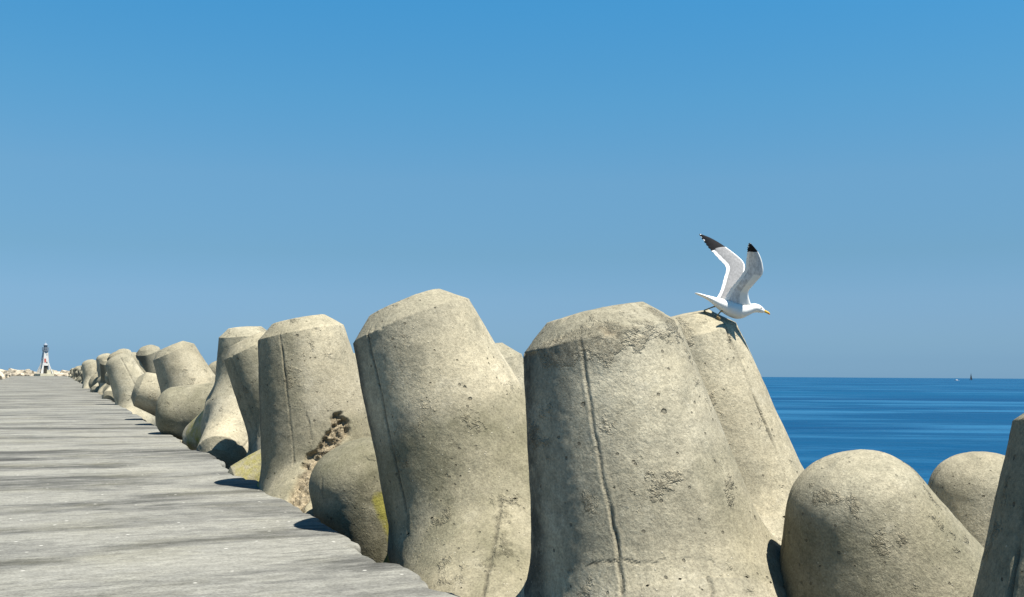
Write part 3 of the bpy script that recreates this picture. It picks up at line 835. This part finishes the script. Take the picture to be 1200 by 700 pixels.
M_FW = feather_material('white_feathers', (0.80, 0.79, 0.76), 0.06)
M_FG = feather_material('grey_wing_feathers', (0.25, 0.25, 0.255), 0.3)
M_FU = feather_material('pale_underwing_feathers', (0.66, 0.66, 0.67), 0.42)
M_FB = feather_material('black_wingtip_feathers', (0.012, 0.012, 0.014), 0.2)
M_BEAK = paint_material('yellow_beak', (0.62, 0.38, 0.05), 0.4, 0.15, 30)
M_SPOT = paint_material('red_beak_spot', (0.45, 0.05, 0.02), 0.4, 0.1, 30)
M_LEG = paint_material('dull_yellow_leg', (0.30, 0.22, 0.11), 0.6, 0.2, 40)
M_EYE = paint_material('dark_eye', (0.01, 0.01, 0.01), 0.15, 0.0, 30, 0.6)
def gull():
    bm = bmesh.new()
    FW, FG, FU, FB, BK, SP, LG, EY = range(8)
    def loft(st, seg, mats):
        """st: list of (centre, up vector scaled, side vector scaled, power); mats(i, k) -> material"""
        rings = []
        for c, up, sd, in st:
            rings.append([bm.verts.new(c + up * math.sin(2 * math.pi * k / seg) + sd * math.cos(2 * math.pi * k / seg)) for k in range(seg)])
        for i, (a, c) in enumerate(zip(rings, rings[1:])):
            for k in range(seg):
                f = bm.faces.new((a[k], a[(k + 1) % seg], c[(k + 1) % seg], c[k])); f.smooth = True; f.material_index = mats(i, k)
        for r_, m_ in ((rings[0], mats(0, 0)), (rings[-1], mats(len(rings) - 2, 0))):
            f = bm.faces.new(r_); f.material_index = m_; f.smooth = True
    # x forward, y to the bird's left (away from the viewer's side), z up; metres
    V3 = Vector
    def interp(tab, n):
        out = []
        t = np.array(tab, float); s = np.linspace(0, len(t) - 1, n)
        for q in s:
            # catmull-rom through the stations
            i = min(int(q), len(t) - 2); f = q - i
            p0, p1, p2, p3 = t[max(i - 1, 0)], t[i], t[i + 1], t[min(i + 2, len(t) - 1)]
            out.append(0.5 * ((2 * p1) + (-p0 + p2) * f + (2 * p0 - 5 * p1 + 4 * p2 - p3) * f * f + (-p0 + 3 * p1 - 3 * p2 + p3) * f ** 3))
        return out
    # x, z, half height, half width
    body = [(-0.365, 0.150, 0.004, 0.040), (-0.33, 0.138, 0.010, 0.052), (-0.27, 0.116, 0.017, 0.052), (-0.21, 0.088, 0.032, 0.050), (-0.14, 0.048, 0.055, 0.066),
            (-0.06, 0.012, 0.076, 0.086), (0.02, -0.014, 0.082, 0.092), (0.09, -0.020, 0.072, 0.082), (0.15, -0.008, 0.056, 0.062), (0.19, 0.004, 0.046, 0.048),
            (0.225, 0.008, 0.042, 0.042), (0.26, 0.000, 0.037, 0.036), (0.285, -0.010, 0.028, 0.026), (0.302, -0.018, 0.018, 0.016)]
    st = []
    for x, z, hh, hw in interp(body, 60): st.append((V3((x, 0, z)), V3((0, 0, max(hh, 0.003))), V3((0, max(hw, 0.004), 0))))
    loft(st, 28, lambda i, k: FW)
    # beak with a hooked tip
    beak = [(0.296, -0.016, 0.0135, 0.0115), (0.315, -0.025, 0.012, 0.0095), (0.335, -0.034, 0.0115, 0.008), (0.350, -0.043, 0.010, 0.006), (0.359, -0.053, 0.005, 0.003)]
    st = [(V3((x, 0, z)), V3((0.3, 0, 1)) * hh, V3((0, hw, 0))) for x, z, hh, hw in interp(beak, 16)]
    loft(st, 12, lambda i, k: SP if 9 <= i <= 12 and 6 <= k <= 11 else BK)
    for s in (-1, 1):
        r_ = bmesh.ops.create_icosphere(bm, subdivisions=2, radius=0.0085, matrix=Matrix.Translation((0.266, s * 0.030, 0.008)))
        for f in {f for v in r_['verts'] for f in v.link_faces}: f.material_index = EY; f.smooth = True
    # wings: leading and trailing edge stations  (x, y, z)
    def wing(LE, TE, upper_in, nst, tip0, side):
        L = interp(LE, nst); T_ = interp(TE, nst); seg = 22; rings = []
        for i in range(nst):
            l, t = V3(L[i]), V3(T_[i]); u = i / (nst - 1)
            ch = t - l
            span = (V3(L[min(i + 1, nst - 1)]) - V3(L[max(i - 1, 0)])).normalized()
            nr = ch.cross(span).normalized() if ch.length > 1e-4 else V3((0, 1, 0))
            thick = (0.020 * (1 - u) ** 0.8 + 0.0035)
            # separate flight feathers notch the trailing edge
            fe = 0.5 + 0.5 * math.cos(u * 2 * math.pi * 17)
            cut = 1 - (0.015 + 0.13 * max(0, (u - 0.55) / 0.45) ** 1.2) * fe ** 2
            ring = []
            for k in range(seg):
                a = 2 * math.pi * k / seg; cx = 0.5 - 0.5 * math.cos(a)
                th = thick * (1.6 * math.sqrt(max(cx, 0)) * (1 - cx) + 0.05) * (1 if math.sin(a) > 0 else -0.55)
                camber = 0.07 * ch.length * 4 * cx * (1 - cx) * side
                ring.append(bm.verts.new(l + ch * cx * (cut if cx > 0.5 else 1) + nr * (th * side + camber)))
            rings.append(ring)
        for i, (a, c) in enumerate(zip(rings, rings[1:])):
            u = (i + 0.5) / (nst - 1)
            for k in range(seg):
                f = bm.faces.new((a[k], a[(k + 1) % seg], c[(k + 1) % seg], c[k])); f.smooth = True
                kk = k + 0.5; cx = 0.5 - 0.5 * math.cos(2 * math.pi * kk / seg); top = math.sin(2 * math.pi * kk / seg) > 0
                edge = tip0 - 0.03 * cx - 0.012 * math.sin(u * 2 * math.pi * 17 + 0.6)
                fe2 = 0.5 + 0.5 * math.cos(u * 2 * math.pi * 17)
                mi = (FG if top else FU) if upper_in else (FU if top else FG)
                if cx > 0.78 and u < 0.70: mi = FW
                if cx < 0.06 and u < 0.72: mi = FW
                if not upper_in and top and cx < 0.38 and u < 0.40: mi = FW
                if u > edge: mi = FB
                if 0.965 < u < 0.99 and cx < 0.6: mi = FW
                if mi == FB and u > 0.84 and cx > 0.86 and fe2 > 0.5: mi = FW
                f.material_index = mi
        f = bm.faces.new(rings[-1]); f.material_index = FB; bm.faces.new(list(reversed(rings[0])))
    K = 0.0083
    O = (859.0, 362.0)
    def w_(px, py, yy): return (((px - 600.0) * (10.0 + yy) - (O[0] - 600.0) * 10.0) / 1200.0, yy, ((439.9 - py) * (10.0 + yy) - (439.9 - O[1]) * 10.0) / 1200.0)
    # far wing: upper face towards the viewer, swept back
    wing([w_(864, 352, 0.04), w_(866, 338, 0.10), w_(872, 322, 0.20), w_(873, 310, 0.27), w_(866, 301, 0.31), w_(849, 288, 0.38), w_(834, 279, 0.43), w_(821, 274, 0.46)],
         [w_(838, 352, 0.03), w_(844, 342, 0.07), w_(848, 328, 0.15), w_(851, 314, 0.22), w_(842, 303, 0.29), w_(832, 292, 0.37), w_(826, 284, 0.42), w_(820, 275, 0.46)], True, 70, 0.70, -1)
    # near wing: underside towards the viewer
    wing([w_(880, 357, -0.03), w_(877, 343, -0.09), w_(885, 332, -0.18), w_(894, 321, -0.25), w_(894, 309, -0.29), w_(890, 297, -0.33), w_(885, 290, -0.36), w_(880, 284.5, -0.39)],
         [w_(848, 352, -0.03), w_(856, 339, -0.08), w_(865, 328, -0.15), w_(873, 316, -0.21), w_(875, 304, -0.26), w_(876, 296, -0.31), w_(876.5, 290, -0.35), w_(878, 285, -0.385)], False, 70, 0.76, -1)
    # legs trailing behind, toes loosely closed
    def limb(pts, rad):
        pts = [V3(p) for p in pts]
        for (a, b_), (r0, r1) in zip(zip(pts, pts[1:]), zip(rad, rad[1:])):
            d = (b_ - a).normalized(); o1 = d.orthogonal().normalized(); o2 = d.cross(o1)
            A = [bm.verts.new(a + (o1 * math.cos(q) + o2 * math.sin(q)) * r0) for q in np.linspace(0, 2 * math.pi, 9)[:-1]]
            B = [bm.verts.new(b_ + (o1 * math.cos(q) + o2 * math.sin(q)) * r1) for q in np.linspace(0, 2 * math.pi, 9)[:-1]]
            for k in range(8):
                f = bm.faces.new((A[k], A[(k + 1) % 8], B[(k + 1) % 8], B[k])); f.material_index = LG; f.smooth = True
            for q in (A, B): bm.faces.new(q).material_index = LG
    for hip, heel, ankle, toes in ((w_(846, 357, 0.03), w_(836, 360, 0.035), w_(825.5, 364, 0.04), ((829, 369), (826.5, 369.5), (824.5, 368.5))),
                                   (w_(850, 362, -0.03), w_(844, 366, -0.035), w_(840, 371, -0.04), ((844, 374.5), (841.5, 376), (839, 375)))):
        limb([hip, heel, ankle], [0.016, 0.0065, 0.0055])
        tv = []
        for j, (tx, ty) in enumerate(toes):
            yy = hip[1] + (j - 1) * 0.022
            mid = ((ankle[0] + w_(tx, ty, 0)[0]) / 2 + 0.004, (ankle[1] + yy) / 2, (ankle[2] + w_(tx, ty, 0)[2]) / 2)
            limb([ankle, mid, w_(tx, ty, yy)], [0.0055, 0.005, 0.003]); tv.append(V3(w_(tx, ty, yy)))
        for a, c in zip(tv, tv[1:]):
            up = V3((0, 0, 0.002))
            q = [bm.verts.new(p) for p in (V3(ankle) + up, a + up, c + up, V3(ankle) - up, a - up, c - up)]
            for ids in ((0, 1, 2), (3, 5, 4), (0, 3, 4, 1), (1, 4, 5, 2), (2, 5, 3, 0)):
                bm.faces.new([q[i] for i in ids]).material_index = LG
    bmesh.ops.recalc_face_normals(bm, faces=bm.faces)
    me = bpy.data.meshes.new('gull'); bm.to_mesh(me); bm.free()
    for m in (M_FW, M_FG, M_FU, M_FB, M_BEAK, M_SPOT, M_LEG, M_EYE): me.materials.append(m)
    o = bpy.data.objects.new('gull', me); COL.objects.link(o)
    o.location = (5.983, 8.273, 2.262); o.rotation_euler = (0, 0, R(-23.70)); o.scale = (1.004,) * 3
    tag(o, 'white gull with raised black tipped wings taking off from a tetrapod', 'gull')
gull()


# ------------------------------------------------------------------ light and sky
SUN_EL, SUN_AZ = R(66), R(-61)      # azimuth measured from +X towards +Y
sun_dir = Vector((math.cos(SUN_EL) * math.cos(SUN_AZ), math.cos(SUN_EL) * math.sin(SUN_AZ), math.sin(SUN_EL)))
sd = bpy.data.lights.new('sun', 'SUN'); sd.energy = 5.0; sd.angle = R(0.5); sd.color = (1.0, 0.95, 0.85)
so = bpy.data.objects.new('sun', sd); COL.objects.link(so)
so.rotation_mode = 'QUATERNION'; so.rotation_quaternion = sun_dir.to_track_quat('Z', 'Y')

W = bpy.data.worlds.new('World'); SC.world = W; W.use_nodes = True
wt = W.node_tree; wt.nodes.clear()
wo = wt.nodes.new('ShaderNodeOutputWorld'); bg = wt.nodes.new('ShaderNodeBackground')
sky = wt.nodes.new('ShaderNodeTexSky'); sky.sky_type = 'NISHITA'; sky.sun_disc = False
sky.sun_elevation = SUN_EL; sky.sun_rotation = math.pi / 2 - SUN_AZ

sky.air_density = 1.0; sky.dust_density = 0.2; sky.ozone_density = 3.0; sky.altitude = 0
bg.inputs[1].default_value = 0.083
# clear blue sky graded by height; unseen upper part dimmed to weaken fill light
tcw = wt.nodes.new('ShaderNodeTexCoord'); sx = wt.nodes.new('ShaderNodeSeparateXYZ')
wt.links.new(tcw.outputs['Generated'], sx.inputs[0])
rp = wt.nodes.new('ShaderNodeValToRGB'); wt.links.new(sx.outputs[2], rp.inputs[0])
GRADE = [(0.0, (0.196, 0.379, 0.742)), (0.0164, (0.203, 0.362, 0.665)), (0.033, (0.235, 0.379, 0.623)), (0.05, (0.267, 0.399, 0.603)), (0.075, (0.308, 0.439, 0.595)), (0.116, (0.327, 0.485, 0.573)), (0.186, (0.4, 0.62, 0.673)), (0.261, (0.351, 0.733, 0.8)), (0.347, (0.287, 0.82, 0.94)), (0.55, (0.187, 0.533, 0.653)), (1.0, (0.133, 0.4, 0.5))]
cr = rp.color_ramp
while len(cr.elements) < len(GRADE): cr.elements.new(0.5)
for e, (p_, c_) in zip(cr.elements, GRADE): e.position = p_; e.color = (*c_, 1)
mx = wt.nodes.new('ShaderNodeMix'); mx.data_type = 'RGBA'; mx.blend_type = 'MULTIPLY'; mx.inputs[0].default_value = 1.0
wt.links.new(sky.outputs[0], mx.inputs[6]); wt.links.new(rp.outputs[0], mx.inputs[7])
wt.links.new(mx.outputs[2], bg.inputs[0])

wt.links.new(bg.outputs[0], wo.inputs[0])

SC.view_settings.view_transform = 'Standard'
SC.view_settings.look = 'None'
SC.view_settings.gamma = 1.0
SC.view_settings.use_curve_mapping = False
SC.view_settings.exposure = 0.98
SC.render.engine = 'CYCLES'
SC.cycles.use_denoising = True
SC.cycles.max_bounces = 6
SC.cycles.caustics_reflective = False
SC.cycles.caustics_refractive = False
